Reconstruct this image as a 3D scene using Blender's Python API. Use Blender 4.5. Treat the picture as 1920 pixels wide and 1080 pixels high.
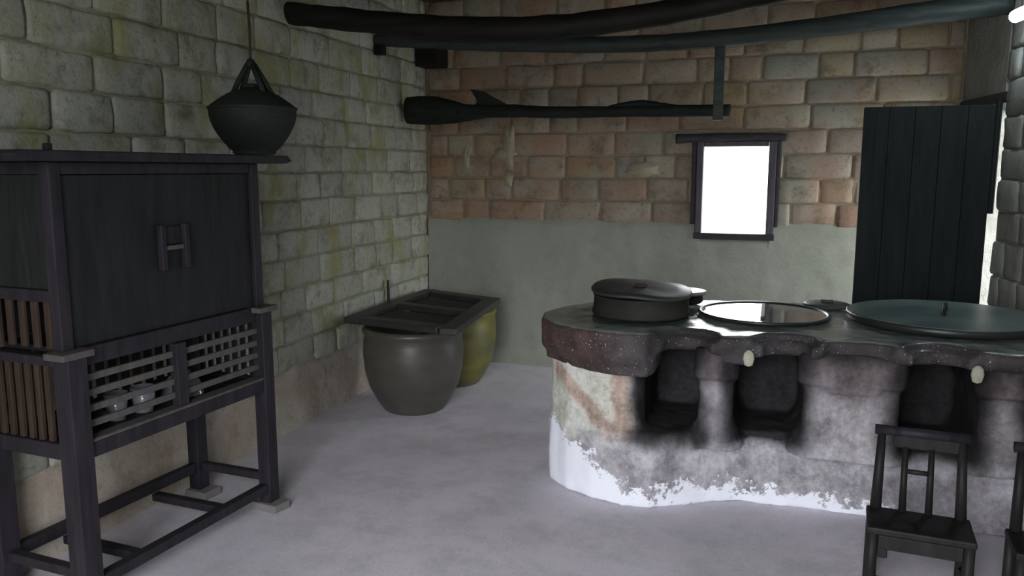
import bpy, bmesh, math, random
from mathutils import Vector, Matrix, noise
random.seed(7)
C = bpy.context.scene.collection
S = bpy.context.scene
for o in list(bpy.data.objects): bpy.data.objects.remove(o)

# ------------------------------------------------------------ camera, sky, exposure
FPX, CAMH = 1500.0, 1.5
PITCH = math.atan(222 / FPX)
YAW = math.atan(496 * math.cos(PITCH) / FPX)
cd = bpy.data.cameras.new('camera'); cam = bpy.data.objects.new('camera', cd); C.objects.link(cam)
cam.location = (0, 0, CAMH); cam.rotation_euler = (math.pi / 2 - PITCH, 0, YAW)
cd.sensor_width = 36; cd.lens = FPX / 1920 * 36; cd.clip_start = 0.05
S.camera = cam
W = bpy.data.worlds.new('sky'); S.world = W; W.use_nodes = True
bg = W.node_tree.nodes['Background']; bg.inputs[0].default_value = (0.95, 0.985, 1.0, 1); bg.inputs[1].default_value = 17.0
_g = W.node_tree.nodes.new('ShaderNodeTexCoord'); _s = W.node_tree.nodes.new('ShaderNodeSeparateXYZ'); _r = W.node_tree.nodes.new('ShaderNodeValToRGB')
W.node_tree.links.new(_g.outputs['Generated'], _s.inputs[0]); W.node_tree.links.new(_s.outputs[2], _r.inputs[0]); W.node_tree.links.new(_r.outputs[0], bg.inputs[0])
_r.color_ramp.elements[0].position = 0.0; _r.color_ramp.elements[0].color = (0.22, 0.225, 0.21, 1)
_r.color_ramp.elements[1].position = 0.12; _r.color_ramp.elements[1].color = (0.93, 0.96, 1.0, 1)
S.view_settings.view_transform = 'Standard'; S.view_settings.look = 'None'
S.view_settings.gamma = 1; S.view_settings.use_curve_mapping = False
S.view_settings.exposure = 0.0
def portal(name, loc, rot, sx, sy):
    l = bpy.data.lights.new(name, 'AREA'); l.shape = 'RECTANGLE'; l.size = sx; l.size_y = sy
    l.cycles.is_portal = True
    o = bpy.data.objects.new(name, l); C.objects.link(o); o.location = loc; o.rotation_euler = rot

# ------------------------------------------------------------ materials
def mat(name, rough=0.8, spec=0.3, metal=0):
    m = bpy.data.materials.new(name); m.use_nodes = True
    nt = m.node_tree; b = nt.nodes['Principled BSDF']
    b.inputs['Roughness'].default_value = rough
    b.inputs['Specular IOR Level'].default_value = spec
    b.inputs['Metallic'].default_value = metal
    return m, nt, b
class NB:
    def __init__(s, nt): s.nt = nt
    def n(s, t, **k):
        x = s.nt.nodes.new(t)
        for a, v in k.items(): setattr(x, a, v)
        return x
    def l(s, a, b): s.nt.links.new(a, b)
    def pos(s, scale=(1, 1, 1), kind='pos'):
        if kind == 'pos': src = s.n('ShaderNodeNewGeometry').outputs['Position']
        else: src = s.n('ShaderNodeTexCoord').outputs['Object']
        mp = s.n('ShaderNodeMapping'); mp.inputs['Scale'].default_value = scale
        s.l(src, mp.inputs['Vector']); return mp.outputs[0]
    def noise(s, vec, scale, detail=4, rough=0.6, dist=0):
        x = s.n('ShaderNodeTexNoise'); x.inputs['Scale'].default_value = scale
        x.inputs['Detail'].default_value = detail; x.inputs['Roughness'].default_value = rough
        x.inputs['Distortion'].default_value = dist
        s.l(vec, x.inputs['Vector']); return x.outputs[0]
    def ramp(s, fac, stops):
        r = s.n('ShaderNodeValToRGB'); e = r.color_ramp.elements
        while len(e) < len(stops): e.new(0.5)
        for q, (p, c) in zip(e, stops):
            q.position = p; q.color = (c, c, c, 1) if isinstance(c, (int, float)) else (*c, 1)
        s.l(fac, r.inputs[0]); return r.outputs[0]
    def mix(s, fac, a, b, mode='MIX'):
        x = s.n('ShaderNodeMix', data_type='RGBA', blend_type=mode)
        for i, v in ((0, fac), (6, a), (7, b)):
            if isinstance(v, bpy.types.NodeSocket): s.l(v, x.inputs[i])
            elif isinstance(v, tuple): x.inputs[i].default_value = (*v, 1)
            else: x.inputs[i].default_value = v
        return x.outputs[2]
    def bump(s, h, b, strength=0.4, dist=0.01):
        x = s.n('ShaderNodeBump'); x.inputs['Strength'].default_value = strength
        x.inputs['Distance'].default_value = dist
        s.l(h, x.inputs['Height']); s.l(x.outputs[0], b.inputs['Normal'])

def stone_mat(name, base, alt, tint, dark, tintpos=(0.5, 0.62), rnd=0.45, blotch=1.0):
    m, nt, b = mat(name, 0.9, 0.15); q = NB(nt)
    p = q.pos()
    oi = q.n('ShaderNodeObjectInfo')
    c = q.mix(q.ramp(oi.outputs['Random'], [(0.0, 0), (1, 1)]), base, alt)
    n1 = q.noise(p, 2.3, 5); c = q.mix(q.ramp(n1, [(tintpos[0], 0), (tintpos[1], blotch)]), c, tint)
    n2 = q.noise(p, 7, 6, 0.7); c = q.mix(q.ramp(n2, [(0.3, 0.75), (0.5, 0)]), c, dark)
    n3 = q.noise(p, 45, 4, 0.7); c = q.mix(q.ramp(n3, [(0.3, 0.55), (0.45, 0)]), c, dark)
    c = q.mix(q.ramp(q.noise(q.pos((1, 1, 0.5)), 5.3, 4, 0.6), [(0.52, 0), (0.66, 0.75)]), c, tint)
    c = q.mix(q.ramp(q.noise(p, 14, 3), [(0.6, 0), (0.75, 0.5)]), c, (0.56, 0.56, 0.50))
    c = q.mix(q.ramp(q.noise(p, 24, 5, 0.8), [(0.30, 0.9), (0.36, 0)]), c, (0.04, 0.04, 0.035))
    q.l(c, b.inputs['Base Color'])
    q.bump(q.noise(p, 17, 8, 0.72), b, 0.9, 0.02)
    return m
M = {}
M['stone_left'] = stone_mat('pale_stone', (0.50, 0.51, 0.44), (0.40, 0.41, 0.35), (0.33, 0.32, 0.13), (0.15, 0.15, 0.10), (0.53, 0.72), blotch=0.7)
def back_stone():
    m, nt, b = mat('russet_stone', 0.9, 0.15); q = NB(nt); p = q.pos()
    oi = q.n('ShaderNodeObjectInfo')
    c = q.ramp(oi.outputs['Random'], [(0, (0.20, 0.19, 0.15)), (0.2, (0.34, 0.315, 0.25)), (0.4, (0.29, 0.19, 0.14)), (0.55, (0.24, 0.245, 0.21)), (0.75, (0.36, 0.33, 0.26)), (0.88, (0.27, 0.22, 0.12)), (1, (0.22, 0.20, 0.17))])
    # the stones turn redder and ochre towards the left and top of the wall
    sx = q.n('ShaderNodeSeparateXYZ'); q.l(p, sx.inputs[0])
    n1 = q.noise(p, 1.5, 4); c = q.mix(q.ramp(n1, [(0.47, 0), (0.68, 0.7)]), c, (0.30, 0.165, 0.11))
    mr = q.n('ShaderNodeMapRange'); q.l(sx.outputs[0], mr.inputs[0])
    mr.inputs[1].default_value = 0.3; mr.inputs[2].default_value = -2.2; mr.inputs[3].default_value = 0.0; mr.inputs[4].default_value = 0.7
    ml = q.n('ShaderNodeMath', operation='MULTIPLY'); q.l(mr.outputs[0], ml.inputs[0]); q.l(q.ramp(q.noise(q.pos((1, 1, 1.6)), 2.7, 4), [(0.40, 0), (0.60, 1)]), ml.inputs[1])
    c = q.mix(ml.outputs[0], c, (0.30, 0.145, 0.07))
    n4 = q.noise(q.pos((1, 1, 0.6)), 3.1, 4); c = q.mix(q.ramp(n4, [(0.55, 0), (0.68, 0.7)]), c, (0.28, 0.21, 0.10))
    c = q.mix(0.12, c, (0.5, 0.46, 0.38))
    n5 = q.noise(q.pos((1.3, 1, 0.7)), 2.2, 3); c = q.mix(q.ramp(n5, [(0.56, 0), (0.72, 0.7)]), c, (0.30, 0.30, 0.24))
    n2 = q.noise(p, 7, 6, 0.7); c = q.mix(q.ramp(n2, [(0.3, 0.6), (0.48, 0)]), c, (0.08, 0.06, 0.04))
    n3 = q.noise(p, 45, 4, 0.7); c = q.mix(q.ramp(n3, [(0.3, 0.5), (0.45, 0)]), c, (0.08, 0.07, 0.05))
    q.l(c, b.inputs['Base Color']); q.bump(q.noise(p, 28, 6, 0.7), b, 0.5, 0.01)
    return m
M['stone_back'] = back_stone()
def plaster(name, a, bcol, dark=(0.16, 0.16, 0.13), sc=3.0, bump=0.3, rough=0.85):
    m, nt, b = mat(name, rough, 0.2); q = NB(nt); p = q.pos()
    c = q.mix(q.ramp(q.noise(p, sc, 5), [(0.35, 0), (0.65, 1)]), a, bcol)
    c = q.mix(q.ramp(q.noise(p, 9, 6, 0.7), [(0.28, 0.6), (0.46, 0)]), c, dark)
    c = q.mix(q.ramp(q.noise(p, 60, 3, 0.7), [(0.3, 0.4), (0.45, 0)]), c, dark)
    q.l(c, b.inputs['Base Color']); q.bump(q.noise(p, 20, 6, 0.65), b, bump, 0.01)
    return m
M['mortar_left'] = plaster('grey_mortar', (0.24, 0.23, 0.15), (0.34, 0.33, 0.25), (0.08, 0.08, 0.06), bump=0.8)
M['mortar_back'] = plaster('brown_mortar', (0.23, 0.185, 0.13), (0.30, 0.25, 0.19), (0.07, 0.05, 0.04), bump=0.8)
M['plaster_back'] = plaster('grey_green_plaster', (0.27, 0.29, 0.24), (0.31, 0.32, 0.27), (0.22, 0.22, 0.17))
M['plaster_smear'] = plaster('pale_smear', (0.38, 0.34, 0.24), (0.30, 0.27, 0.19), (0.2, 0.16, 0.1))
M['plaster_low'] = plaster('stained_low_plaster', (0.44, 0.41, 0.35), (0.33, 0.27, 0.22), (0.20, 0.13, 0.10), 3.2, 0.8)
M['plaster_right'] = plaster('rough_grey_plaster', (0.30, 0.31, 0.28), (0.22, 0.22, 0.19), bump=0.9)
def floor_mat():
    m, nt, b = mat('cement_floor', 0.62, 0.3); q = NB(nt); p = q.pos()
    c = q.mix(q.ramp(q.noise(p, 0.9, 5), [(0.35, 0), (0.65, 1)]), (0.62, 0.585, 0.65), (0.79, 0.725, 0.80))
    c = q.mix(q.ramp(q.noise(p, 4, 7, 0.75), [(0.3, 0.6), (0.55, 0)]), c, (0.42, 0.43, 0.43))
    c = q.mix(q.ramp(q.noise(p, 80, 3, 0.7), [(0.35, 0.2), (0.5, 0)]), c, (0.22, 0.22, 0.22))
    q.l(c, b.inputs['Base Color']); q.bump(q.noise(p, 9, 7, 0.6), b, 0.12, 0.01)
    return m
M['floor'] = floor_mat()
def wood(name, a, bcol, rough=0.55, spec=0.2, scale=(9, 9, 1.2)):
    m, nt, b = mat(name, rough, spec); q = NB(nt); p = q.pos(scale, 'obj')
    n = q.noise(p, 3, 6, 0.65, 0.6)
    c = q.mix(q.ramp(n, [(0.3, 0), (0.7, 1)]), a, bcol)
    q.l(c, b.inputs['Base Color']); q.bump(n, b, 0.25, 0.004)
    return m
M['wood'] = wood('dark_lacquered_wood', (0.011, 0.010, 0.013), (0.030, 0.026, 0.033))
M['wood_panel'] = wood('dark_panel_wood', (0.008, 0.010, 0.010), (0.021, 0.021, 0.023), 0.6)
M['wood_brown'] = wood('brown_slat_wood', (0.022, 0.015, 0.012), (0.06, 0.038, 0.028), 0.6)
M['wood_slat'] = wood('grey_slat_wood', (0.06, 0.055, 0.055), (0.10, 0.09, 0.085), 0.6)
M['wood_log'] = wood('smoked_log', (0.006, 0.006, 0.005), (0.020, 0.018, 0.016), 0.6, 0.15, (1.2, 9, 9))
M['wood_pole'] = wood('smoked_pole', (0.016, 0.022, 0.020), (0.05, 0.064, 0.058), 0.55, 0.25, (1.2, 9, 9))
M['wood_tool'] = wood('smoked_tool_wood', (0.009, 0.012, 0.010), (0.026, 0.03, 0.027), 0.6, 0.15, (1.5, 9, 9))
M['wood_chair'] = wood('worn_dark_bamboo', (0.009, 0.009, 0.009), (0.024, 0.021, 0.02), 0.55, 0.2)
M['door'] = wood('black_green_door_wood', (0.006, 0.010, 0.009), (0.016, 0.021, 0.020), 0.7, 0.2)
M['frame'] = wood('weathered_window_wood', (0.05, 0.045, 0.055), (0.11, 0.10, 0.12), 0.6)
M['lintel'] = wood('dark_lintel_wood', (0.02, 0.02, 0.02), (0.05, 0.045, 0.05), 0.7, 0.3, (2, 9, 9))
M['wicker'] = wood('dark_wicker', (0.009, 0.012, 0.010), (0.028, 0.034, 0.030), 0.7, 0.25, (30, 30, 60))
M['rope'] = wood('dark_rope', (0.03, 0.03, 0.025), (0.07, 0.06, 0.05), 0.9, 0.1)
def glaze(name, a, bcol, rough, spec=0.5, bmp=0.12):
    m, nt, b = mat(name, rough, spec); q = NB(nt); p = q.pos((1, 1, 3), 'obj')
    n = q.noise(p, 3, 5)
    q.l(q.mix(q.ramp(n, [(0.35, 0), (0.65, 1)]), a, bcol), b.inputs['Base Color'])
    if bmp: q.bump(q.noise(q.pos((2, 2, 25), 'obj'), 2, 3), b, bmp, 0.004)
    return m
M['jar'] = glaze('brown_grey_glaze', (0.052, 0.049, 0.041), (0.080, 0.074, 0.062), 0.38)
M['jar_yellow'] = glaze('olive_yellow_glaze', (0.15, 0.14, 0.025), (0.07, 0.07, 0.03), 0.45)
M['jar_lid'] = glaze('dark_lid_wood', (0.018, 0.019, 0.018), (0.04, 0.042, 0.039), 0.45)
M['lid'] = glaze('black_pot_lid', (0.025, 0.029, 0.027), (0.055, 0.06, 0.056), 0.5, 0.4)
M['drum'] = glaze('sooty_drum', (0.018, 0.018, 0.015), (0.034, 0.033, 0.028), 0.7, 0.2)
M['lid_pale'] = glaze('pale_pot_lid', (0.22, 0.23, 0.21), (0.3, 0.31, 0.29), 0.35)
M['lid_teal'] = glaze('teal_wood_lid', (0.07, 0.11, 0.10), (0.17, 0.23, 0.215), 0.35)
M['lid_gloss'] = glaze('polished_lid', (0.10, 0.10, 0.10), (0.15, 0.15, 0.15), 0.07, 1.0, 0)
M['iron'] = glaze('black_iron', (0.015, 0.016, 0.016), (0.03, 0.03, 0.03), 0.4)
M['china'] = glaze('grey_crockery', (0.16, 0.17, 0.19), (0.24, 0.25, 0.28), 0.15, 0.6)
M['china_dark'] = glaze('dark_crockery', (0.05, 0.055, 0.06), (0.09, 0.095, 0.10), 0.2, 0.6)
M['brick_foot'] = plaster('foot_stone', (0.16, 0.15, 0.15), (0.22, 0.20, 0.20))
M['ceiling'] = plaster('dark_roof_underside', (0.05, 0.045, 0.04), (0.08, 0.07, 0.06))
M['shell'] = plaster('pale_shell_stone', (0.45, 0.44, 0.34), (0.35, 0.34, 0.27))

def stove_mat(name, top=False):
    m, nt, b = mat(name, 0.85, 0.12); q = NB(nt); p = q.pos()
    vc = q.n('ShaderNodeVertexColor', layer_name='Col')
    c = vc.outputs['Color']
    if not top:
        sc = q.n('ShaderNodeMath', operation='MULTIPLY_ADD'); sc.inputs[1].default_value = 1.7
        q.l(q.noise(p, 16, 8, 0.75), sc.inputs[0]); ad = q.n('ShaderNodeMath', operation='SUBTRACT'); q.l(vc.outputs['Alpha'], ad.inputs[0]); ad.inputs[1].default_value = 0.88
        q.l(ad.outputs[0], sc.inputs[2])
        WF = q.ramp(sc.outputs[0], [(0.47, 0), (0.53, 1)])
        c = q.mix(0.85, c, q.ramp(q.noise(q.pos((1, 1, 0.7)), 7, 8, 0.75), [(0.33, 0.22), (0.5, 0.5), (0.68, 0.72)]), 'OVERLAY')
    c = q.mix(q.ramp(q.noise(p, 12, 6, 0.7), [(0.28, 0.4), (0.46, 0)]), c, (0.02, 0.017, 0.018))
    c = q.mix(0.5, c, q.ramp(q.noise(p, 38, 5, 0.7), [(0.3, 0.25), (0.7, 0.75)]), 'OVERLAY')
    if not top: c = q.mix(WF, c, (0.86, 0.87, 0.95))
    if top:
        c = q.mix(q.ramp(q.noise(p, 9, 7, 0.75), [(0.35, 0.85), (0.58, 0)]), c, (0.018, 0.014, 0.014))
        c = q.mix(q.ramp(q.noise(p, 110, 2, 0.5), [(0.69, 0), (0.71, 0.85)]), c, (0.5, 0.48, 0.48))
        g = q.n('ShaderNodeNewGeometry'); sx = q.n('ShaderNodeSeparateXYZ'); q.l(g.outputs['Normal'], sx.inputs[0])
        f = q.ramp(sx.outputs[2], [(0.75, 0), (0.92, 1)])
        tc = q.mix(q.ramp(q.noise(p, 5, 5), [(0.35, 0), (0.65, 1)]), (0.17, 0.20, 0.185), (0.29, 0.315, 0.30))
        tc = q.mix(q.ramp(vc.outputs['Alpha'], [(0.0, 1), (1, 0)]), tc, (0.045, 0.05, 0.055))
        c = q.mix(f, c, tc)
        r = q.mix(f, (0.75, 0.75, 0.75), q.ramp(q.noise(p, 7, 5), [(0.35, 0.12), (0.7, 0.30)]))
        q.l(r, b.inputs['Roughness']); b.inputs['Specular IOR Level'].default_value = 0.6
    q.l(c, b.inputs['Base Color']); q.bump(q.noise(p, 24, 6, 0.65), b, 0.25 if top else 0.5, 0.008)
    return m
M['stove_body'] = stove_mat('limewashed_plaster')
M['stove_top'] = stove_mat('sooty_polished_cement', True)
def emis(name, col, st):
    m, nt, b = mat(name); b.inputs['Base Color'].default_value = (0.9, 0.9, 0.9, 1)
    b.inputs['Emission Color'].default_value = (*col, 1); b.inputs['Emission Strength'].default_value = st; return m
M['tube_glow'] = emis('lamp_glow', (0.75, 0.88, 1.0), 40)

# ------------------------------------------------------------ mesh helpers
def obj(name, bm, m, parent=None, smooth=False, bevel=0):
    me = bpy.data.meshes.new(name)
    if isinstance(bm, bmesh.types.BMesh):
        bmesh.ops.recalc_face_normals(bm, faces=bm.faces[:]); bm.to_mesh(me); bm.free()
    else: me = bm
    if m is not None and not me.materials: me.materials.append(M[m])
    if smooth:
        for p in me.polygons: p.use_smooth = True
    o = bpy.data.objects.new(name, me); C.objects.link(o)
    if parent: o.parent = parent
    if bevel:
        b = o.modifiers.new('bevel', 'BEVEL'); b.width = bevel; b.segments = 2; b.limit_method = 'ANGLE'
    return o
def thing(name, label, cat, loc=(0, 0, 0), rz=0, group=None):
    o = bpy.data.objects.new(name, None); o.empty_display_size = 0.05; C.objects.link(o)
    o.location = loc; o.rotation_euler = (0, 0, rz); return tag(o, label, cat, group)
def tag(o, label, cat, group=None):
    o['label'] = label; o['category'] = cat
    if group: o['group'] = group
    return o
def struct(o): o['kind'] = 'structure'; return o
def B(): return bmesh.new()
def box(bm, x0, x1, y0, y1, z0, z1):
    v = [bm.verts.new((x, y, z)) for z in (z0, z1) for x, y in ((x0, y0), (x1, y0), (x1, y1), (x0, y1))]
    for f in ((0, 3, 2, 1), (4, 5, 6, 7), (0, 1, 5, 4), (1, 2, 6, 5), (2, 3, 7, 6), (3, 0, 4, 7)): bm.faces.new([v[i] for i in f])
    return bm
def prism(bm, pts, z0, z1):
    a = [bm.verts.new((x, y, z0)) for x, y in pts]; b = [bm.verts.new((x, y, z1)) for x, y in pts]
    n = len(pts)
    bm.faces.new(a[::-1]); bm.faces.new(b)
    for i in range(n): bm.faces.new((a[i], a[(i + 1) % n], b[(i + 1) % n], b[i]))
    return bm
def tube(bm, pts, rad, n=12, flat=1.0):
    pts = [Vector(p) for p in pts]
    if not isinstance(rad, (list, tuple)): rad = [rad] * len(pts)
    rings = []
    for i, p in enumerate(pts):
        t = (pts[min(i + 1, len(pts) - 1)] - pts[max(i - 1, 0)]).normalized()
        up = Vector((0, 0, 1)) if abs(t.z) < 0.9 else Vector((0, 1, 0))
        s = t.cross(up).normalized(); u = s.cross(t)
        rings.append([bm.verts.new(p + (s * math.cos(a) * flat + u * math.sin(a)) * rad[i]) for a in [k * 2 * math.pi / n for k in range(n)]])
    for a, b in zip(rings, rings[1:]):
        for k in range(n): bm.faces.new((a[k], a[(k + 1) % n], b[(k + 1) % n], b[k]))
    bm.faces.new(rings[0][::-1]); bm.faces.new(rings[-1])
    return bm
def lathe(bm, prof, n=40, c=(0, 0), cap=True):
    rings = []
    for r, z in prof:
        rings.append([bm.verts.new((c[0] + max(r, 1e-4) * math.cos(a), c[1] + max(r, 1e-4) * math.sin(a), z)) for a in [k * 2 * math.pi / n for k in range(n)]])
    for a, b in zip(rings, rings[1:]):
        for k in range(n): bm.faces.new((a[k], a[(k + 1) % n], b[(k + 1) % n], b[k]))
    if cap: bm.faces.new(rings[0][::-1]); bm.faces.new(rings[-1])
    return bm
def smooth_pts(pts, k=8):
    out = []
    P = [Vector(p) for p in pts]
    for i in range(len(P) - 1):
        p0, p1, p2, p3 = P[max(i - 1, 0)], P[i], P[i + 1], P[min(i + 2, len(P) - 1)]
        for j in range(k):
            t = j / k
            out.append(0.5 * ((2 * p1) + (p2 - p0) * t + (2 * p0 - 5 * p1 + 4 * p2 - p3) * t * t + (3 * p1 - p0 - 3 * p2 + p3) * t ** 3))
    out.append(P[-1]); return out
def log(pts, rads, seed=0, n=14, k=8, amp=0.12):
    sp = smooth_pts(pts, k)
    m = len(sp) - 1; rr = []
    for i in range(len(sp)):
        t = i / m * (len(rads) - 1); a = int(min(t, len(rads) - 2)); r = rads[a] + (rads[a + 1] - rads[a]) * (t - a)
        rr.append(r * (1 + amp * noise.noise(Vector((i * 0.5, seed, 0)))))
    return tube(B(), sp, rr, n)

# ------------------------------------------------------------ room shell
XL, YB, ZC, YF = -2.63, 5.9, 2.78, -0.5
def xr(y): return 1.12 + 0.12 * (YB - y)
XRF = xr(YF)
fl = struct(obj('floor', box(B(), XL - 0.4, XRF + 0.4, YF - 0.3, YB + 0.4, -0.1, 0), 'floor'))
ce = struct(obj('ceiling', box(B(), XL - 0.4, XRF + 0.4, YF - 0.3, YB + 0.4, ZC, ZC + 0.1), 'ceiling'))
REC = 0.016
wl = struct(obj('wall_left', box(B(), XL - 0.35, XL - REC, YF - 0.3, YB + 0.35, 0, ZC), 'mortar_left'))
WX0, WX1, WZ0, WZ1 = -0.53, -0.015, 1.052, 1.695
bm = B()
box(bm, XL - REC, WX0, YB + REC, YB + 0.3, 0, ZC); box(bm, WX1, 1.6, YB + REC, YB + 0.3, 0, ZC)
box(bm, WX0, WX1, YB + REC, YB + 0.3, 0, WZ0 - 0.06); box(bm, WX0, WX1, YB + REC, YB + 0.3, WZ1, ZC)
wb = struct(obj('wall_back', bm, 'mortar_back'))
# right wall, slightly splayed, with a doorway near the back corner
bm = B()
def rseg(bm, y0, y1, z0, z1, off=0.0):
    a = xr(y0) + off; b = xr(y1) + off
    prism(bm, [(a, y0), (a + 0.28, y0), (b + 0.28, y1), (b, y1)], z0, z1)
DY0, DY1, DZ = 5.23, 5.84, 1.90
rseg(bm, YF, DY0, 0, ZC, REC); rseg(bm, DY0, DY1, DZ, ZC); rseg(bm, DY1, YB + REC, 0, ZC)
wr = struct(obj('wall_right', bm, 'plaster_right'))
# front wall behind the viewer, with the entrance that lets the daylight in
EX0, EX1, EZ = -1.25, 0.2, 2.45
bm = B(); box(bm, XL, EX0, YF - 0.25, YF, 0, ZC); box(bm, EX1, XRF + 0.3, YF - 0.25, YF, 0, ZC); box(bm, EX0, EX1, YF - 0.25, YF, EZ, ZC)
wf = struct(obj('wall_front', bm, 'plaster_right'))
portal('portal_entrance', ((EX0 + EX1) / 2, YF - 0.26, EZ / 2), (math.pi / 2, 0, 0), EX1 - EX0, EZ)
portal('portal_window', ((WX0 + WX1) / 2, YB + 0.31, (WZ0 + WZ1) / 2), (-math.pi / 2, 0, 0), WX1 - WX0, WZ1 - WZ0)
portal('portal_door', (xr(5.5) + 0.3, 5.53, DZ / 2), (0, math.pi / 2, math.atan(0.12) * -1), DZ, DY1 - DY0)

# stone blocks: a dozen shared meshes
def block_mesh(w, h, seed, rough=0.012):
    bm = B(); d = 0.05; TX = (0, .05, .3, .7, .95, 1); TZ = (0, .09, .5, .91, 1); nx, nz = 5, 4
    g = {}
    for i in range(nx + 1):
        for j in range(nz + 1):
            x = (TX[i] - .5) * w; z = (TZ[j] - .5) * h
            edge = (i in (0, nx)) or (j in (0, nz))
            y = -d + 0.008 * edge + rough * noise.noise(Vector((x * 9, z * 9, seed * 3.7)))
            if edge: x += 0.012 * noise.noise(Vector((z * 20, seed, i))); z += 0.009 * noise.noise(Vector((x * 20, seed + 9, j)))
            if i in (0, nx) and j in (0, nz): x *= 0.965; z *= 0.92
            g[i, j] = bm.verts.new((x, y, z))
    for i in range(nx):
        for j in range(nz): bm.faces.new((g[i, j], g[i + 1, j], g[i + 1, j + 1], g[i, j + 1]))
    rim = [g[i, 0] for i in range(nx)] + [g[nx, j] for j in range(nz)] + [g[i, nz] for i in range(nx, 0, -1)] + [g[0, j] for j in range(nz, 0, -1)]
    back = [bm.verts.new((v.co.x * 1.02, 0, v.co.z * 1.04)) for v in rim]
    n = len(rim)
    for k in range(n): bm.faces.new((rim[k], back[k], back[(k + 1) % n], rim[(k + 1) % n]))
    bm.faces.new(back)
    bmesh.ops.recalc_face_normals(bm, faces=bm.faces[:])
    me = bpy.data.meshes.new('stone_block'); bm.to_mesh(me); bm.free()
    for p in me.polygons: p.use_smooth = True
    return me
CLS = (0.16, 0.24, 0.31, 0.38, 0.46); ROWH = 0.166
def block_set(m):
    s = {}
    for w in CLS:
        s[w] = [block_mesh(w, ROWH - 0.012, w * 100 + k) for k in range(3)]
        for me in s[w]: me.materials.append(M[m])
    return s
def course(wall, blocks, place, u0, u1, z, h, widths, holes=()):
    u = u0 - random.uniform(0, 0.3)
    while u < u1:
        w = random.choice(widths)
        a, b = max(u, u0), min(u + w, u1); u += w
        if b - a < 0.05: continue
        segs = [(a, b)]
        for (h0, h1, hz0, hz1) in holes:
            if z + h / 2 > hz0 + 0.02 and z - h / 2 < hz1 - 0.02:
                ns = []
                for s0, s1 in segs:
                    if s1 <= h0 or s0 >= h1: ns.append((s0, s1)); continue
                    if s0 < h0: ns.append((s0, h0))
                    if s1 > h1: ns.append((h1, s1))
                segs = ns
        for s0, s1 in segs:
            if s1 - s0 < 0.045: continue
            ww = s1 - s0 - 0.012
            cl = min(CLS, key=lambda c: abs(c - ww))
            o = bpy.data.objects.new('stone_block', random.choice(blocks[cl])); C.objects.link(o); o.parent = wall
            loc, rz = place((s0 + s1) / 2)
            o.location = (loc[0], loc[1], z); o.rotation_euler = (0, random.uniform(-.022, .022), rz)
            o.scale = (ww / cl, 1.0 + random.uniform(-.12, .14), (h - 0.010) / (ROWH - 0.012))
bl = block_set('stone_left')
z = 0.34
while z < ZC - 0.03:
    h = random.uniform(0.155, 0.176); h = min(h, ZC - z)
    course(wl, bl, lambda u: ((XL - 0.050, u), math.pi / 2), 1.2 if z > 0.0 else 2, YB - 0.005, z + h / 2, h, (0.26, 0.32, 0.38, 0.42, 0.30))
    z += h
bb = block_set('stone_back')
z = 1.10
for k in range(10):
    h = 0.168 if k < 9 else ZC - z
    course(wb, bb, lambda u: ((u, YB + 0.053), 0), XL + 0.01, 1.115, z + h / 2, h, (0.22, 0.30, 0.38, 0.44, 0.36), ((WX0 - 0.01, WX1 + 0.01, WZ0, WZ1),))
    z += h
bm_set = block_set('plaster_right')
z = 0.0
while z < ZC - 0.05:
    h = min(random.uniform(0.16, 0.2), ZC - z)
    course(wr, bm_set, lambda u: ((xr(u) + 0.046, u), -math.pi / 2 + math.atan(0.12)), 3.9, DY0 - 0.01, z + h / 2, h, (0.24, 0.32, 0.38))
    z += h
# plaster skins on the lower walls
def skin(name, u0, u1, ztop, amp, place, m, parent, th=0.02, seed=0, nu=90, nz=16, hole=None):
    bm = B(); g = {}
    for i in range(nu + 1):
        u = u0 + (u1 - u0) * i / nu
        gap = hole and hole[0] < u < hole[1]
        zt = ztop + amp * noise.noise(Vector((u * 3.1, seed, 0))) + amp * 0.5 * noise.noise(Vector((u * 11, seed, 4)))
        if gap: zt = hole[2]
        for j in range(nz + 1):
            zz = zt * j / nz
            d = th + 0.010 * noise.noise(Vector((u * 2.2, zz * 2.2, seed))) + 0.004 * noise.noise(Vector((u * 9, zz * 9, seed)))
            if j == nz: d = 0.002
            g[i, j] = bm.verts.new(place(u, zz, d))
    for i in range(nu):
        for j in range(nz): bm.faces.new((g[i, j], g[i + 1, j], g[i + 1, j + 1], g[i, j + 1]))
    for j in (0, nz):
        pass
    return obj(name, bm, m, parent, smooth=True)
skin('lower_plaster', 1.0, YB, 0.36, 0.05, lambda u, z, d: (XL - REC + d + 0.012 * max(0, 1 - z / 0.15), u, z), 'plaster_low', wl, 0.026, 3)
skin('lower_plaster', XL, 1.13, 1.13, 0.012, lambda u, z, d: (u, YB + REC - d - (0.10 * max(0, 1 - z / 0.07) if u < -1.3 else 0), z), 'plaster_back', wb, 0.034, 8, 240, 30, (WX0 - 0.0, WX1 + 0.0, WZ0 - 0.03))

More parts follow.
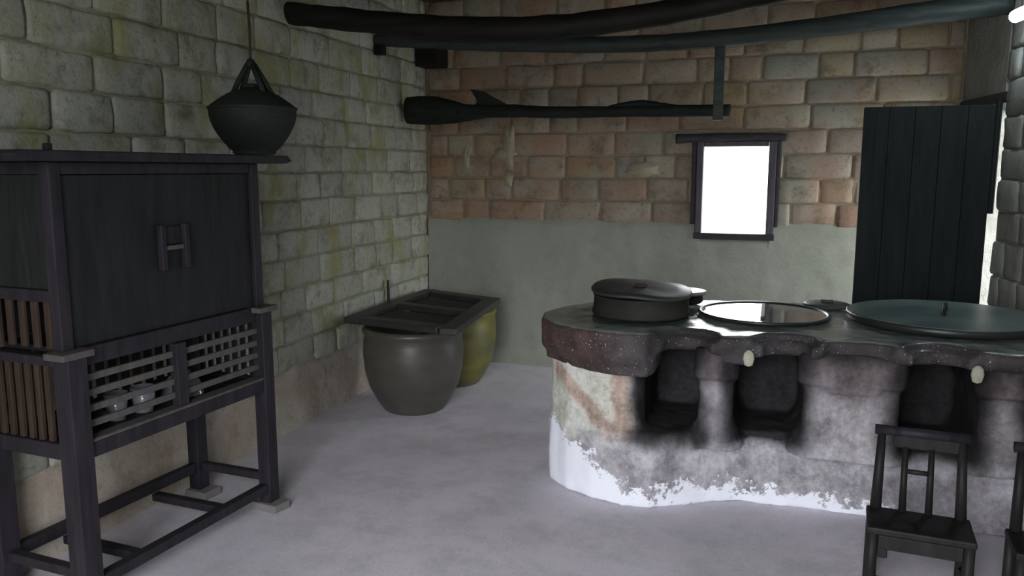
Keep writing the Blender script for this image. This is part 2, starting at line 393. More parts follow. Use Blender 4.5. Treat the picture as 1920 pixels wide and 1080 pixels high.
# pale plaster smears left on the stones
def smear(cx, cz, w, h, seed):
    bm = B(); n = 28; vs = []
    for k in range(n):
        a = 2 * math.pi * k / n; r = 1 + 0.55 * noise.noise(Vector((math.cos(a) * 1.7, math.sin(a) * 1.7, seed)))
        vs.append(bm.verts.new((cx + w * r * math.cos(a), YB - 0.002, cz + h * r * math.sin(a))))
    c = bm.verts.new((cx, YB - 0.010, cz)); bk = [bm.verts.new((v.co.x, YB + 0.004, v.co.z)) for v in vs]
    for k in range(n): bm.faces.new((vs[k], vs[(k + 1) % n], c)); bm.faces.new((vs[k], bk[k], bk[(k + 1) % n], vs[(k + 1) % n]))
    obj('plaster_patch', bm, 'plaster_smear', wb, smooth=True)
smear(-1.955, 1.66, 0.05, 0.17, 1); smear(-1.99, 1.62, 0.10, 0.04, 5); smear(-1.96, 1.43, 0.04, 0.05, 3); smear(-0.93, 1.50, 0.12, 0.05, 12); smear(-2.31, 1.56, 0.025, 0.10, 9)

# window (frame, lintel log, sill) --------------------------------------------------
win = struct(bpy.data.objects.new('window_1', None)); C.objects.link(win); win.location = (WX0, YB, WZ0)
ww, wh = WX1 - WX0, WZ1 - WZ0
def fr(name, x0, x1, y0, y1, z0, z1, m='frame'): return obj(name, box(B(), x0, x1, y0, y1, z0, z1), m, win, bevel=0.006)
fr('jamb', -0.012, 0.035, -0.035, 0.06, 0, wh); fr('jamb', ww - 0.04, ww + 0.012, -0.035, 0.06, 0, wh)
fr('head_rail', 0.036, ww - 0.041, -0.03, 0.06, wh - 0.035, wh); fr('window_sill', -0.02, ww + 0.02, -0.03, 0.03, -0.045, -0.001, 'lintel')
fr('casing', -0.045, -0.013, -0.03, 0.02, 0.06, wh + 0.0, 'lintel'); fr('casing', ww + 0.013, ww + 0.04, -0.03, 0.02, 0.05, wh, 'lintel')
lg = log([(-0.16, -0.03, wh + 0.022), (0.1, -0.035, wh + 0.028), (0.4, -0.03, wh + 0.03), (ww + 0.07, -0.03, wh + 0.024)], [0.034, 0.030, 0.027, 0.026], 5)
obj('lintel', lg, 'lintel', win, smooth=True)
# door leaf standing open into the room ------------------------------------------------
LX0, LX1 = 0.475, xr(DY0) - 0.042
dr = struct(bpy.data.objects.new('door_1', None)); C.objects.link(dr); dr.location = (LX1, DY0, 0)
npl = 5; pw = (LX1 - LX0) / npl
for k in range(npl):
    obj('plank', box(B(), -pw * (k + 1) + 0.001, -pw * k - 0.001, -0.02, 0.015, 0.03, 1.862), 'door', dr, bevel=0.002)
for zz in (0.35, 1.5): obj('batten', box(B(), -(LX1 - LX0) + 0.03, -0.03, 0.015, 0.045, zz, zz + 0.08), 'door', dr, bevel=0.003)
obj('hinge_post', tube(B(), [(0.016, 0, 1.25), (0.018, 0, 1.89)], 0.018), 'door', dr)
bm = B(); rseg(bm, DY0 - 0.08, YB - 0.01, DZ - 0.03, DZ + 0.03, -0.02)
struct(obj('trim_1', bm, 'lintel', bevel=0.006))

# ------------------------------------------------------------ stove
def resolve(o, vox, amp, seed, colfn):
    r = o.modifiers.new('r', 'REMESH'); r.mode = 'VOXEL'; r.voxel_size = vox
    s = o.modifiers.new('s', 'SMOOTH'); s.iterations = 5; s.factor = 0.6
    dg = bpy.context.evaluated_depsgraph_get()
    me = bpy.data.meshes.new_from_object(o.evaluated_get(dg))
    o.modifiers.clear(); old = o.data; o.data = me; bpy.data.meshes.remove(old)
    col = me.color_attributes.new('Col', 'FLOAT_COLOR', 'POINT')
    nn = [v.normal.copy() for v in me.vertices]
    for i, v in enumerate(me.vertices):
        p = v.co
        v.co = p + nn[i] * (amp * noise.noise(Vector((p.x * 5, p.y * 5, p.z * 5 + seed))) + amp * 0.5 * noise.noise(p * 17))
        col.data[i].color = colfn(v.co, nn[i])
    for p in me.polygons: p.use_smooth = True
    if not me.materials: pass
def mixc(a, b, t): t = max(0, min(1, t)); return tuple(x + (y - x) * t for x, y in zip(a, b))
def sst(a, b, x): t = max(0, min(1, (x - a) / (b - a))); return t * t * (3 - 2 * t)
def nz(p, s, o=0.0): return noise.noise(Vector((p[0] * s, p[1] * s, p[2] * s + o)))
NCH = [(-0.525, -0.285, 0.33), (-0.135, 0.150, 0.325), (0.535, 0.815, 0.33), (1.0, 1.2, 0.33)]
WHITE, CREAM, LILAC, SOOT, RED, BROWN = (0.86, 0.87, 0.94), (0.62, 0.61, 0.56), (0.33, 0.31, 0.34), (0.014, 0.013, 0.014), (0.40, 0.26, 0.20), (0.085, 0.045, 0.036)
def seg_d(px, pz, a, b):
    ax, az = a; bx, bz = b; t = max(0, min(1, ((px - ax) * (bx - ax) + (pz - az) * (bz - az)) / ((bx - ax) ** 2 + (bz - az) ** 2)))
    return math.hypot(px - ax - t * (bx - ax), pz - az - t * (bz - az))
def body_col(p, n):
    x, y, zz = p
    c = LILAC
    c = mixc(c, (0.42, 0.40, 0.42), 0.5 + nz(p, 4, 2))
    c = mixc(c, (0.20, 0.175, 0.18), 0.75 * sst(0.1, 0.9, x + 0.15 * nz(p, 4, 6)) * sst(0.1, 0.3, zz + 0.05 * nz(p, 5)))
    # limewash: cream on the round end, flaking white along the foot
    left = sst(-0.52, -0.62, x + 0.03 * nz(p, 6))
    c = mixc(c, CREAM, left * sst(0.22, 0.34, zz + 0.03 * nz(p, 5)))
    if left > 0:
        d = min(seg_d(x, zz, (-0.93, 0.56), (-0.66, 0.33)), seg_d(x, zz, (-0.63, 0.58), (-0.60, 0.33)) * 0.8)
        c = mixc(c, RED, left * 0.75 * sst(0.05, 0.02, d + 0.012 * nz(p, 14)))
    top = 0.31 - 0.22 * sst(-1.0, -0.5, x) - 0.03 * sst(0.0, 0.8, x)
    wv = zz + 0.06 * nz(p, 4, 3)
    score = max(0.0, min(1.0, 0.5 + (top - wv) / 0.30)) * sst(0.75, 0.45, x)
    c = mixc(c, (0.50, 0.49, 0.54), 0.5 * sst(0.36, 0.30, zz) * sst(0.12, 0.2, zz) * sst(-0.1, 0.2, nz(p, 6, 8)))
    # soot in and around the fire openings
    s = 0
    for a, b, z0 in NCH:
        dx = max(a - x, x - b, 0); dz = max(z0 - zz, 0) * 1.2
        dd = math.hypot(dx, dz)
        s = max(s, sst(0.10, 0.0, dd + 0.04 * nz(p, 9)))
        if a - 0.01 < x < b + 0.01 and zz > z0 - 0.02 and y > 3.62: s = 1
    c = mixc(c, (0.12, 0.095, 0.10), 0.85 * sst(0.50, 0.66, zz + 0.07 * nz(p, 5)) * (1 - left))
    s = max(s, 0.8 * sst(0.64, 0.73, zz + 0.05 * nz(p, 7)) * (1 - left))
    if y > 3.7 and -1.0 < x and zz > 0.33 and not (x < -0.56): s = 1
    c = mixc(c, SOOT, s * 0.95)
    return (*c, min(1.0, score * (1 - s)))
NOT = [(-0.335, 3.42, 0.135), (0.075, 3.44, 0.135), (0.655, 3.44, 0.13), (1.12, 3.43, 0.12)]
def top_col(p, n):
    x, y, zz = p
    c = mixc(BROWN, (0.05, 0.035, 0.034), 0.5 + 1.2 * nz(p, 4))
    c = mixc(c, mixc((0.030, 0.025, 0.026), (0.07, 0.06, 0.065), 0.5 + 1.6 * nz(p, 6, 7)), sst(-0.8, -0.5, x))
    a = 1.0
    for cx, cy, r in NOT:
        d = math.hypot(x - cx, y - cy)
        a = min(a, sst(r + 0.0, r + 0.06, d + 0.02 * nz(p, 8)))
    # soot ring round the left pan drum
    a = min(a, max(0.25, sst(0.27, 0.36, math.hypot(x + 0.62, y - 3.84) + 0.03 * nz(p, 7))))
    return (*c, a)
stove = thing('brick_stove', 'long plastered kitchen stove with round whitewashed end, sooty counter and fire openings', 'stove', (0, 0, 0))
bm = B()
plinth = [(-1.03, 3.76), (-0.99, 3.62), (-0.88, 3.51), (-0.74, 3.44), (-0.6, 3.405), (-0.48, 3.41), (-0.38, 3.47), (-0.25, 3.56), (-0.1, 3.62), (0.2, 3.63), (0.5, 3.62), (0.8, 3.59), (1.31, 3.55), (1.215, 4.42), (-0.35, 4.4), (-0.68, 4.31), (-0.9, 4.13), (-1.02, 3.95)]
prism(bm, plinth, 0.0, 0.30)
prism(bm, [(x * 1.0, y + (0.02 if y < 3.9 else 0)) for x, y in plinth], 0.28, 0.335)
# left round pier, inner piers, back mass
prism(bm, [(-1.02, 3.78), (-0.985, 3.64), (-0.88, 3.53), (-0.74, 3.465), (-0.62, 3.45), (-0.555, 3.47), (-0.525, 3.55), (-0.525, 4.35), (-0.68, 4.29), (-0.89, 4.12), (-1.01, 3.96)], 0.30, 0.66)
for x0, x1, yf in ((-0.285, -0.135, 3.50), (0.15, 0.535, 3.53), (0.815, 1.0, 3.53), (1.2, 1.3, 3.52)):
    prism(bm, [(x0, yf + 0.02), (x0 + 0.02, yf), (x1 - 0.02, yf), (x1, yf + 0.02), (x1, 4.3), (x0, 4.3)], 0.30, 0.66)
    # flared foot and bracket under the counter
    for zz, e in ((0.30, 0.05), (0.335, 0.03), (0.37, 0.013)):
        prism(bm, [(x0 - e, yf + 0.06), (x0, yf - 0.01 + (0.05 - e)), (x1, yf - 0.01 + (0.05 - e)), (x1 + e, yf + 0.06), (x1 + e, 4.2), (x0 - e, 4.2)], zz - 0.03, zz + 0.025)
    prism(bm, [(x0 - 0.02, yf), (x0, yf - 0.035), (x1, yf - 0.035), (x1 + 0.02, yf), (x1 + 0.02, 4.2), (x0 - 0.02, 4.2)], 0.60, 0.74)
prism(bm, [(0.225, 3.53), (0.24, 3.505), (0.445, 3.505), (0.46, 3.53), (0.46, 3.9), (0.225, 3.9)], 0.57, 0.745)
prism(bm, [(-0.6, 4.0), (1.25, 4.0), (1.21, 4.40), (-0.35, 4.38), (-0.6, 4.3)], 0.28, 0.66)
bo = obj('plastered_body', bm, 'stove_body', stove); resolve(bo, 0.013, 0.007, 1, body_col)
# counter with scooped notches above the fire openings
def notch(cx, cy, r, y0l, y0r):
    out = []
    for k in range(11):
        a = math.pi - k * math.pi / 10
        out.append((cx + r * math.cos(a), cy + 0.02 + r * 0.85 * math.sin(a)))
    return out
def outline(yadd=0.0, rs=1.0):
    e = yadd
    L = [(-1.075 + e, 3.80), (-1.05 + e, 3.66 + e), (-0.96 + e, 3.54 + e), (-0.84, 3.455 + e), (-0.70, 3.40 + e), (-0.58, 3.375 + e), (-0.50, 3.38 + e)]
    L += notch(NOT[0][0], NOT[0][1], NOT[0][2] * rs, 0, 0)
    L += [(-0.13, 3.445 + e), (-0.09, 3.45 + e)]
    L += notch(NOT[1][0], NOT[1][1], NOT[1][2] * rs, 0, 0)
    L += [(0.24, 3.49 + e), (0.30, 3.505), (0.38, 3.51), (0.46, 3.50), (0.49, 3.47 + e)]
    L += notch(NOT[2][0], NOT[2][1], NOT[2][2] * rs, 0, 0)
    L += [(0.83, 3.445 + e), (0.95, 3.44 + e)]
    L += notch(NOT[3][0], NOT[3][1], NOT[3][2] * rs, 0, 0)
    L += [(1.34, 3.43 + e), (1.225, 4.46), (-0.30, 4.44), (-0.62, 4.37), (-0.86, 4.21), (-1.03, 4.0)]
    return L
bm = B(); prism(bm, outline(0.012, 1.0), 0.73, 0.80); prism(bm, outline(0.0, 1.0), 0.75, 0.785); prism(bm, outline(0.03, 0.74), 0.715, 0.768)
LD = [(-1.075, 3.80), (-1.05, 3.66), (-0.96, 3.54), (-0.84, 3.455), (-0.70, 3.40), (-0.58, 3.375), (-0.50, 3.38), (-0.465, 3.43), (-0.455, 3.52), (-0.46, 3.9), (-0.9, 4.15), (-1.03, 4.0)]
prism(bm, LD, 0.665, 0.785); prism(bm, [(x + 0.006 * (1 if x < -0.7 else 0), y + 0.015) for x, y in LD], 0.645, 0.79)
prism(bm, [(-0.212, 3.50), (-0.19, 3.462), (-0.12, 3.455), (-0.085, 3.46), (-0.065, 3.50), (-0.08, 3.8), (-0.20, 3.8)], 0.675, 0.76)
prism(bm, [(-1.04, 3.80), (-1.02, 3.67), (-0.93, 3.56), (-0.82, 3.48), (-0.69, 3.42), (-0.57, 3.395), (-0.49, 3.41), (-0.47, 3.48), (-0.47, 3.9), (-0.9, 4.1)], 0.60, 0.70)
co = obj('counter', bm, 'stove_top', stove); resolve(co, 0.012, 0.007, 4, top_col)
for (x, y, zz) in ((-0.075, 3.425, 0.715), (0.775, 3.42, 0.715)):
    o = obj('shell_chip', lathe(B(), [(0.001, -0.035), (0.022, -0.028), (0.030, 0), (0.026, 0.022), (0.010, 0.036)], 10), 'shell', stove, smooth=True)
    o.location = (x, y, zz); o.scale = (0.8, 0.45, 1)
    o['label'] = 'pale stone chip'

# pans and lids on the counter ---------------------------------------------------------
CT = 0.808
t = thing('covered_pot', 'dark round pot drum with warped black lid on the left end of stove', 'pot', (-0.598, 3.845, CT))
obj('drum', lathe(B(), [(0.232, 0), (0.238, 0.01), (0.232, 0.02), (0.226, 0.085), (0.23, 0.092), (0.215, 0.095)], 48), 'drum', t, smooth=True)
bm = lathe(B(), [(a, b + 0.006) for a, b in [(0.225, 0.092), (0.238, 0.094), (0.242, 0.102), (0.236, 0.109), (0.17, 0.111), (0.08, 0.114), (0.0, 0.115)]], 56)
for v in bm.verts:
    v.co.z += 0.012 * (v.co.y / 0.25) - 0.045 * v.co.x * (v.co.x > 0) - 0.02 * v.co.x + 0.006 * math.sin(3 * math.atan2(v.co.y, v.co.x)) * (v.co.xy.length / 0.25) + 0.012
ld = obj('pot_lid', bm, 'lid', t, smooth=True)
obj('lid_handle', box(B(), -0.03, 0.03, -0.012, 0.012, 0.128, 0.146), 'wood_brown', ld, bevel=0.005)
t = thing('covered_pot', 'small pot with pale flat lid behind the warped black lid', 'pot', (-0.465, 4.25, CT))
obj('drum', lathe(B(), [(0.12, 0), (0.13, 0.01), (0.125, 0.042), (0.12, 0.046)], 40), 'drum', t, smooth=True)
ld = obj('pot_lid', lathe(B(), [(0.13, 0.048), (0.145, 0.049), (0.146, 0.060), (0.12, 0.064), (0.0, 0.068)], 40), 'lid_pale', t, smooth=True)
obj('lid_knob', lathe(B(), [(0.012, 0.068), (0.022, 0.078), (0.020, 0.088), (0.0, 0.092)], 16), 'iron', ld, smooth=True)
t = thing('wok', 'wide black rimmed wok with shiny two-part lid reflecting the window', 'wok', (-0.03, 3.99, CT))
obj('rim', lathe(B(), [(0.290, 0.0), (0.302, 0.002), (0.308, 0.010), (0.302, 0.018), (0.290, 0.016), (0.286, 0.006)], 64), 'iron', t, smooth=True)
bmh = lathe(B(), [(0.286, 0.004), (0.286, 0.011), (0.2, 0.0115), (0.0, 0.012)], 64)
ld = obj('pot_lid', bmh, 'lid_gloss', t, smooth=False)
obj('lid_handle', box(B(), -0.010, 0.010, -0.19, 0.20, 0.012, 0.024), 'wood_slat', ld, bevel=0.004)
t = thing('wok_lid', 'small dark pot lid at the back edge of stove, left of the door', 'wok', (0.275, 4.325, CT))  # lid and knob only, no pan is modelled underneath
obj('lid_board', lathe(B(), [(0.09, 0), (0.113, 0.004), (0.115, 0.014), (0.10, 0.020), (0.0, 0.024)], 40), 'lid', t, smooth=True)
obj('lid_knob', box(B(), -0.03, 0.03, -0.01, 0.01, 0.022, 0.036), 'iron', t, bevel=0.004)
t = thing('wok_lid', 'very large flat teal-black round wok lid on the right end of stove', 'wok', (0.762, 4.05, CT))  # lid with its dark edge, the wok below is not modelled
obj('rim', lathe(B(), [(0.375, 0.0), (0.405, 0.003), (0.416, 0.012), (0.418, 0.034), (0.412, 0.0375), (0.405, 0.037)], 72), 'iron', t, smooth=True)
ld = obj('lid_board', lathe(B(), [(0.403, 0.030), (0.404, 0.039), (0.3, 0.041), (0.0, 0.043)], 64), 'lid_teal', t)
obj('lid_handle', tube(B(), smooth_pts([(-0.02, -0.09, 0.042), (-0.01, -0.05, 0.075), (0.01, 0.05, 0.075), (0.02, 0.09, 0.042)], 5), 0.009), 'wood', t, smooth=True)

# ------------------------------------------------------------ cabinet
ca = math.radians(3.8)
cab = thing('food_cabinet', 'tall dark wooden food cabinet with panelled door and slatted shelf', 'cabinet', (-2.152, 1.962, 0), -ca)
Wd, Ln, LT = 0.40, 0.94, 0.036   # depth, length, leg half size
def cb(name, x0, x1, y0, y1, z0, z1, m='wood', par=None, bev=0.004): return obj(name, box(B(), x0, x1, y0, y1, z0, z1), m, par or cab, bevel=bev)
for x in (0, -Wd):
    for y in (0, Ln):
        h = LT if y == 0 else 0.031
        cb('leg', x - h, x + h, y - h, y + h, 0.036, 0.895)
        cb('leg_cap', x - 0.045, x + 0.045, y - 0.06, y + 0.06, 0.895, 0.918, 'wood_slat')
        xi = x - 0.022 if x == 0 else x + 0.022
        cb('upper_post', xi - 0.022, xi + 0.022, y - 0.022 + (0.0 if y else 0), y + 0.022, 0.918, 1.525)
# front: recessed door panel
cb('top_rail', -0.04, -0.006, 0.024, Ln - 0.024, 1.485, 1.525)
cb('mid_rail', -0.045, 0.0, 0.0361, Ln - 0.032, 0.855, 0.917)
pan = cb('door_panel', -0.040, -0.018, 0.024, Ln - 0.024, 0.919, 1.483, 'wood_panel', bev=0.003)
for yy in (0.42, 0.535): cb('latch_bar', -0.017, 0.008, yy - 0.012, yy + 0.012, 1.13, 1.30, 'wood', pan, 0.004)
cb('latch_crossbar', -0.017, 0.002, 0.433, 0.522, 1.205, 1.222, 'wood_slat', pan, 0.003)
cb('latch_plate', -0.0175, -0.010, 0.434, 0.521, 1.225, 1.29, 'wood', pan, 0.002)
# slatted lower box front
cb('bottom_rail', -0.03, 0.022, 0.0365, Ln - 0.032, 0.545, 0.598)
cb('ledge', -0.03, 0.027, 0.0365, Ln - 0.032, 0.599, 0.611, 'wood_slat')
cb('centre_post', -0.02, 0.018, 0.435, 0.485, 0.612, 0.854)
for k in range(4):
    zc = 0.655 + 0.053 * k
    cb('slat', -0.012, 0.0, 0.037, 0.434, zc - 0.012, zc + 0.012, 'wood_slat', bev=0.002)
    cb('slat', -0.012, 0.0, 0.486, Ln - 0.032, zc - 0.012, zc + 0.012, 'wood_slat', bev=0.002)
cb('shelf_board', -Wd + 0.03, -0.031, 0.037, Ln - 0.033, 0.575, 0.595)
cb('shelf_board', -Wd + 0.03, -0.046, 0.037, Ln - 0.033, 0.895, 0.915)
# back
cb('back_rail', -Wd - 0.02, -Wd + 0.02, 0.0365, Ln - 0.032, 0.545, 0.60); cb('back_rail', -Wd - 0.02, -Wd + 0.02, 0.0365, Ln - 0.032, 0.855, 0.894)
for k in range(14):
    yy = 0.085 + k * 0.0605
    cb('back_slat', -Wd - 0.006, -Wd + 0.006, yy - 0.017, yy + 0.017, 0.601, 0.854, 'wood', bev=0.002)
cb('back_panel', -Wd + 0.005, -Wd + 0.02, 0.024, Ln - 0.024, 0.919, 1.52, 'wood_panel')
# ends
for y, s in ((0, -1), (Ln, 1)):
    a, b = sorted((y + s * 0.016, y - s * 0.016))
    cb('end_rail', -Wd + LT, -LT, a, b, 0.545, 0.60); cb('end_rail', -Wd + LT, -LT, a, b, 0.862, 0.894)
    for k in range(7):
        xx = -0.062 - k * 0.046
        if k < 7: cb('end_slat', xx - 0.011, xx + 0.011, y - 0.007, y + 0.007, 0.601, 0.861, 'wood_brown' if s < 0 else 'wood', bev=0.002)
    cb('end_rail', -Wd + 0.045, -0.045, a, b, 1.075, 1.115)
    cb('end_panel', -Wd + 0.045, -0.045, y - 0.006, y + 0.006, 1.116, 1.484, 'wood_panel', bev=0.002)
    cb('end_rail', -Wd + 0.045, -0.045, a, b, 1.485, 1.525)
    for k in range(5):
        xx = -0.08 - k * 0.06
        cb('end_slat', xx - 0.014, xx + 0.014, y - 0.006, y + 0.006, 0.919, 1.074, 'wood_brown' if s < 0 else 'wood', bev=0.002)
# top board with tapered ends
bm = B()
yy0, yy1 = -0.17, Ln + 0.20
a = [(yy0, 1.548), (yy0 + 0.04, 1.526), (yy1 - 0.04, 1.526), (yy1, 1.536), (yy1 - 0.03, 1.560), (yy0 + 0.02, 1.560)]
va = [bm.verts.new((0.045, y, z)) for y, z in a]; vb = [bm.verts.new((-Wd - 0.02, y, z)) for y, z in a]
bm.faces.new(va); bm.faces.new(vb[::-1])
for i in range(6): bm.faces.new((va[i], vb[i], vb[(i + 1) % 6], va[(i + 1) % 6]))
obj('top_board', bm, 'wood', cab, bevel=0.005)
cb('post_tip', -0.03, -0.01, -0.012, 0.012, 1.561, 1.583)
# lower stretchers
cb('stretcher', -0.02, 0.022, LT + 0.0005, Ln - 0.032, 0.085, 0.125); cb('stretcher', -Wd - 0.018, -Wd + 0.02, LT + 0.0005, Ln - 0.032, 0.12, 0.165)
cb('stretcher', -Wd + 0.032, -0.032, Ln - 0.018, Ln + 0.018, 0.13, 0.165)
for yy in (0.23, 0.66): cb('stretcher', -Wd + 0.021, -0.021, yy - 0.02, yy + 0.02, 0.09, 0.122)
cb('stretcher', -Wd + LT, -LT, -0.018, 0.018, 0.13, 0.165)
def cabpt(x, y): return (-2.152 + x * math.cos(ca) + y * math.sin(ca), 1.962 - x * math.sin(ca) + y * math.cos(ca))
for nm, (x, y), lab in (('foot_block', (0.01, Ln), 'small stone block under the front right leg of cabinet'), ('foot_block', (-Wd + 0.02, Ln), 'small stone block under the back right leg of cabinet by the wall'),
                       ('foot_block', (0.0, 0), 'small stone block under the front left leg of cabinet'), ('foot_block', (-Wd + 0.02, 0), 'small stone block under the back left leg of cabinet')):
    px, py = cabpt(x, y)
    bm = B(); box(bm, -0.065, 0.065, -0.05, 0.05, 0, 0.036)
    for v in bm.verts: v.co += Vector([random.uniform(-.006, .006), random.uniform(-.006, .006), 0])
    o = tag(obj(nm, bm, 'brick_foot', bevel=0.006), lab, 'block', 'stone blocks under the cabinet legs'); o.location = (px, py, 0); o.rotation_euler = (0, 0, random.uniform(-.3, .3))
# crockery on the slatted shelf
def bowl(x, y, r, h, m, label, cup=False, upside=False):
    px, py = cabpt(x, y)
    if cup: pr = [(r * .7, 0), (r * .82, h * .3), (r, h), (r * .93, h), (r * .75, h * .3), (0.001, h * .12)]
    else: pr = [(r * .42, 0), (r * .42, h * .12), (r * .75, h * .45), (r, h), (r * .94, h), (r * .68, h * .45), (0.001, h * .2)]
    if upside: pr = [(r, 0), (r * 0.8, h * 0.55), (r * 0.45, h * 0.85), (r * 0.42, h), (r * 0.36, h), (0.001, h * 0.9)]
    o = tag(obj('cup' if cup else 'bowl', lathe(B(), pr, 28, cap=False), m, smooth=True), label, 'cup' if cup else 'bowl', 'crockery on the cabinet shelf'); o.location = (px, py, 0.596)
bowl(-0.11, 0.12, 0.075, 0.06, 'china_dark', 'dark bowl nearest the left end of cabinet shelf')
bowl(-0.12, 0.27, 0.042, 0.10, 'china', 'grey cup with shiny rim left of the shelf centre post', True)
bowl(-0.22, 0.20, 0.07, 0.07, 'china', 'grey upturned bowl behind the other bowls at left of cabinet shelf', upside=True)
bowl(-0.11, 0.385, 0.046, 0.095, 'china', 'grey cup beside the shelf centre post of cabinet', True)
bowl(-0.16, 0.63, 0.085, 0.095, 'china', 'pale bowl upturned right of the shelf centre post', upside=True)

# ------------------------------------------------------------ hanging basket
bx, by, bz = -2.30, 3.20, 1.568
bk = thing('hanging_basket', 'dark woven basket with conical lid hanging from a rope over the cabinet', 'basket', (bx, by, bz))
prof = [(0.085, 0.0), (0.10, 0.008)]
for k in range(15):
    t = k / 14; r = 0.095 + 0.098 * math.sin(t * math.pi / 2) ** 0.9; zz = 0.012 + 0.185 * t
    prof += [(r, zz), (r + 0.0035, zz + 0.006)]
prof += [(0.199, 0.205), (0.199, 0.214), (0.190, 0.216)]
obj('bowl', lathe(B(), prof, 48), 'wicker', bk, smooth=True)
prof = [(0.190, 0.217)]
for k in range(9):
    t = k / 8; r = 0.188 * (1 - t) + 0.055 * t; zz = 0.219 + 0.070 * math.sin(t * 1.45)
    prof += [(r, zz), (r - 0.004, zz + 0.005)]
prof += [(0.03, 0.300), (0.0, 0.301)]
ld = obj('lid', lathe(B(), prof, 48), 'wicker', bk, smooth=True)
obj('lid_knob', box(B(), -0.03, 0.03, -0.03, 0.03, 0.300, 0.32), 'wicker', ld, bevel=0.006)
for sx in (-1, 1):
    for dy in (-0.022, 0.022):
        obj('handle_strap', tube(B(), [(sx * 0.088, dy * 1.4, 0.262), (sx * 0.055, dy, 0.33), (sx * 0.012, dy * 0.3, 0.408)], [0.014, 0.013, 0.012], 8), 'wicker', bk, smooth=True)
obj('handle_knot', lathe(B(), [(0.0, 0.39), (0.02, 0.395), (0.024, 0.41), (0.014, 0.43), (0.0, 0.435)], 14), 'wicker', bk, smooth=True)
H0, H1 = bz + 0.43, ZC
obj('rope', tube(B(), [(0, 0, 0.43), (0.003, 0, 0.55), (-0.002, 0, 0.68)], 0.006, 8), 'rope', bk, smooth=True)
for s in (-1, 1): obj('rope', tube(B(), [(0, 0, 0.67), (s * 0.01, 0, 0.9), (s * 0.02, 0, ZC - bz)], 0.004, 6), 'rope', bk, smooth=True)

# ------------------------------------------------------------ jars with slab lid
def jar(loc, label, m, r=0.305, h=0.535):
    t = thing('water_jar', label, 'jar', loc)
    pr = [(0.175, 0), (0.188, 0.01), (0.228, 0.07), (0.272, 0.16), (0.296, 0.26), (0.305, 0.36), (0.302, 0.44), (0.296, 0.48), (0.302, 0.492), (0.308, 0.505), (0.305, 0.52), (0.293, 0.528), (0.270, 0.53), (0.262, 0.50), (0.27, 0.36), (0.2, 0.06), (0.001, 0.03)]
    k = r / 0.305
    obj('jar_body', lathe(B(), [(a * k, b * h / 0.53) for a, b in pr], 64), m, t, smooth=True)
    return t
jar((-2.125, 4.50, 0), 'large grey-brown glazed water jar nearest the viewer under slab lid', 'jar', 0.315)
jar((-2.13, 5.17, 0), 'olive-yellow glazed water jar behind the grey-brown one', 'jar_yellow')
lid = thing('jar_cover', 'dark rectangular wooden cover with two openings over the jars', 'cover', (0, 0, 0))
Q = [(-2.55, 4.38), (-1.72, 4.22), (-1.86, 5.38), (-2.55, 5.64)]
def quad_at(u, v):
    a, b, c, d = [Vector(q) for q in Q]
    return a * (1 - u) * (1 - v) + b * u * (1 - v) + c * u * v + d * (1 - u) * v
def bar(u0, v0, u1, v1, wd0, z0, z1, name='frame_board'):
    p = quad_at(u0, v0); q = quad_at(u1, v1); t = (q - p).normalized(); n = Vector((-t.y, t.x)) * wd0 / 2
    return obj(name, prism(B(), [tuple(p - n), tuple(q - n), tuple(q + n), tuple(p + n)], z0, z1), 'wood' if name == 'inner_board' else 'jar_lid', lid, bevel=0.008)
Z0, Z1 = 0.542, 0.585
bar(0.07, -0.0, 0.07, 1.0, 0.11, Z0, Z1); bar(0.93, 0.0, 0.93, 1.0, 0.11, Z0, Z1)
bar(0.138, 0.045, 0.862, 0.045, 0.11, Z0, Z1, 'end_board'); bar(0.138, 0.955, 0.862, 0.955, 0.11, Z0, Z1, 'end_board')
bar(0.138, 0.5, 0.862, 0.5, 0.09, Z0, Z1, 'middle_board')
for v in (0.27, 0.74): bar(0.142, v, 0.858, v, 0.30 if v < 0.5 else 0.24, Z0 + 0.001, Z0 + 0.018, 'inner_board')
st = tag(obj('wooden_stick', tube(B(), [(-2.585, 5.08, 0.0), (-2.592, 5.09, 0.5), (-2.60, 5.10, 0.72)], [0.012, 0.011, 0.009], 8), 'wood'), 'thin dark stick leaning on the left wall behind the jars', 'stick')

# ------------------------------------------------------------ roof timbers
def beam(name, pts, rads, label, m, seed):
    return tag(obj(name, log(pts, rads, seed), m, smooth=True), label, 'beam')
beam('roof_beam', [(-2.68, 4.05, 2.375), (-2.35, 4.05, 2.325), (-1.75, 4.05, 2.245), (-1.2, 4.05, 2.21), (-0.7, 4.05, 2.235), (-0.25, 4.05, 2.285), (0.4, 4.05, 2.39), (1.34, 4.05, 2.50)], [0.062, 0.062, 0.062, 0.058, 0.054, 0.05], 'upper black roof log nearest the viewer, crossing under the ceiling', 'wood_log', 2)
beam('roof_beam', [(-2.68, 5.06, 2.375), (-2.3, 5.08, 2.345), (-1.6, 5.11, 2.30), (-0.9, 5.14, 2.275), (-0.36, 5.16, 2.285), (0.3, 5.2, 2.335), (0.7, 5.23, 2.375), (1.19, 5.25, 2.42)], [0.038, 0.042, 0.05, 0.052, 0.056, 0.062, 0.07], 'lower bowed grey-black pole crossing the room below the roof log', 'wood_pole', 6)
tag(obj('timber_block', box(B(), XL, -2.44, 5.68, 5.878, 2.27, 2.47), 'wood_log', bevel=0.01), 'dark square timber block in the top corner under the poles', 'block')
tag(obj('wall_peg', box(B(), XL, -2.56, 5.02, 5.08, 2.27, 2.335), 'wood_log', bevel=0.006), 'small dark peg in the left wall under the pole end', 'peg')

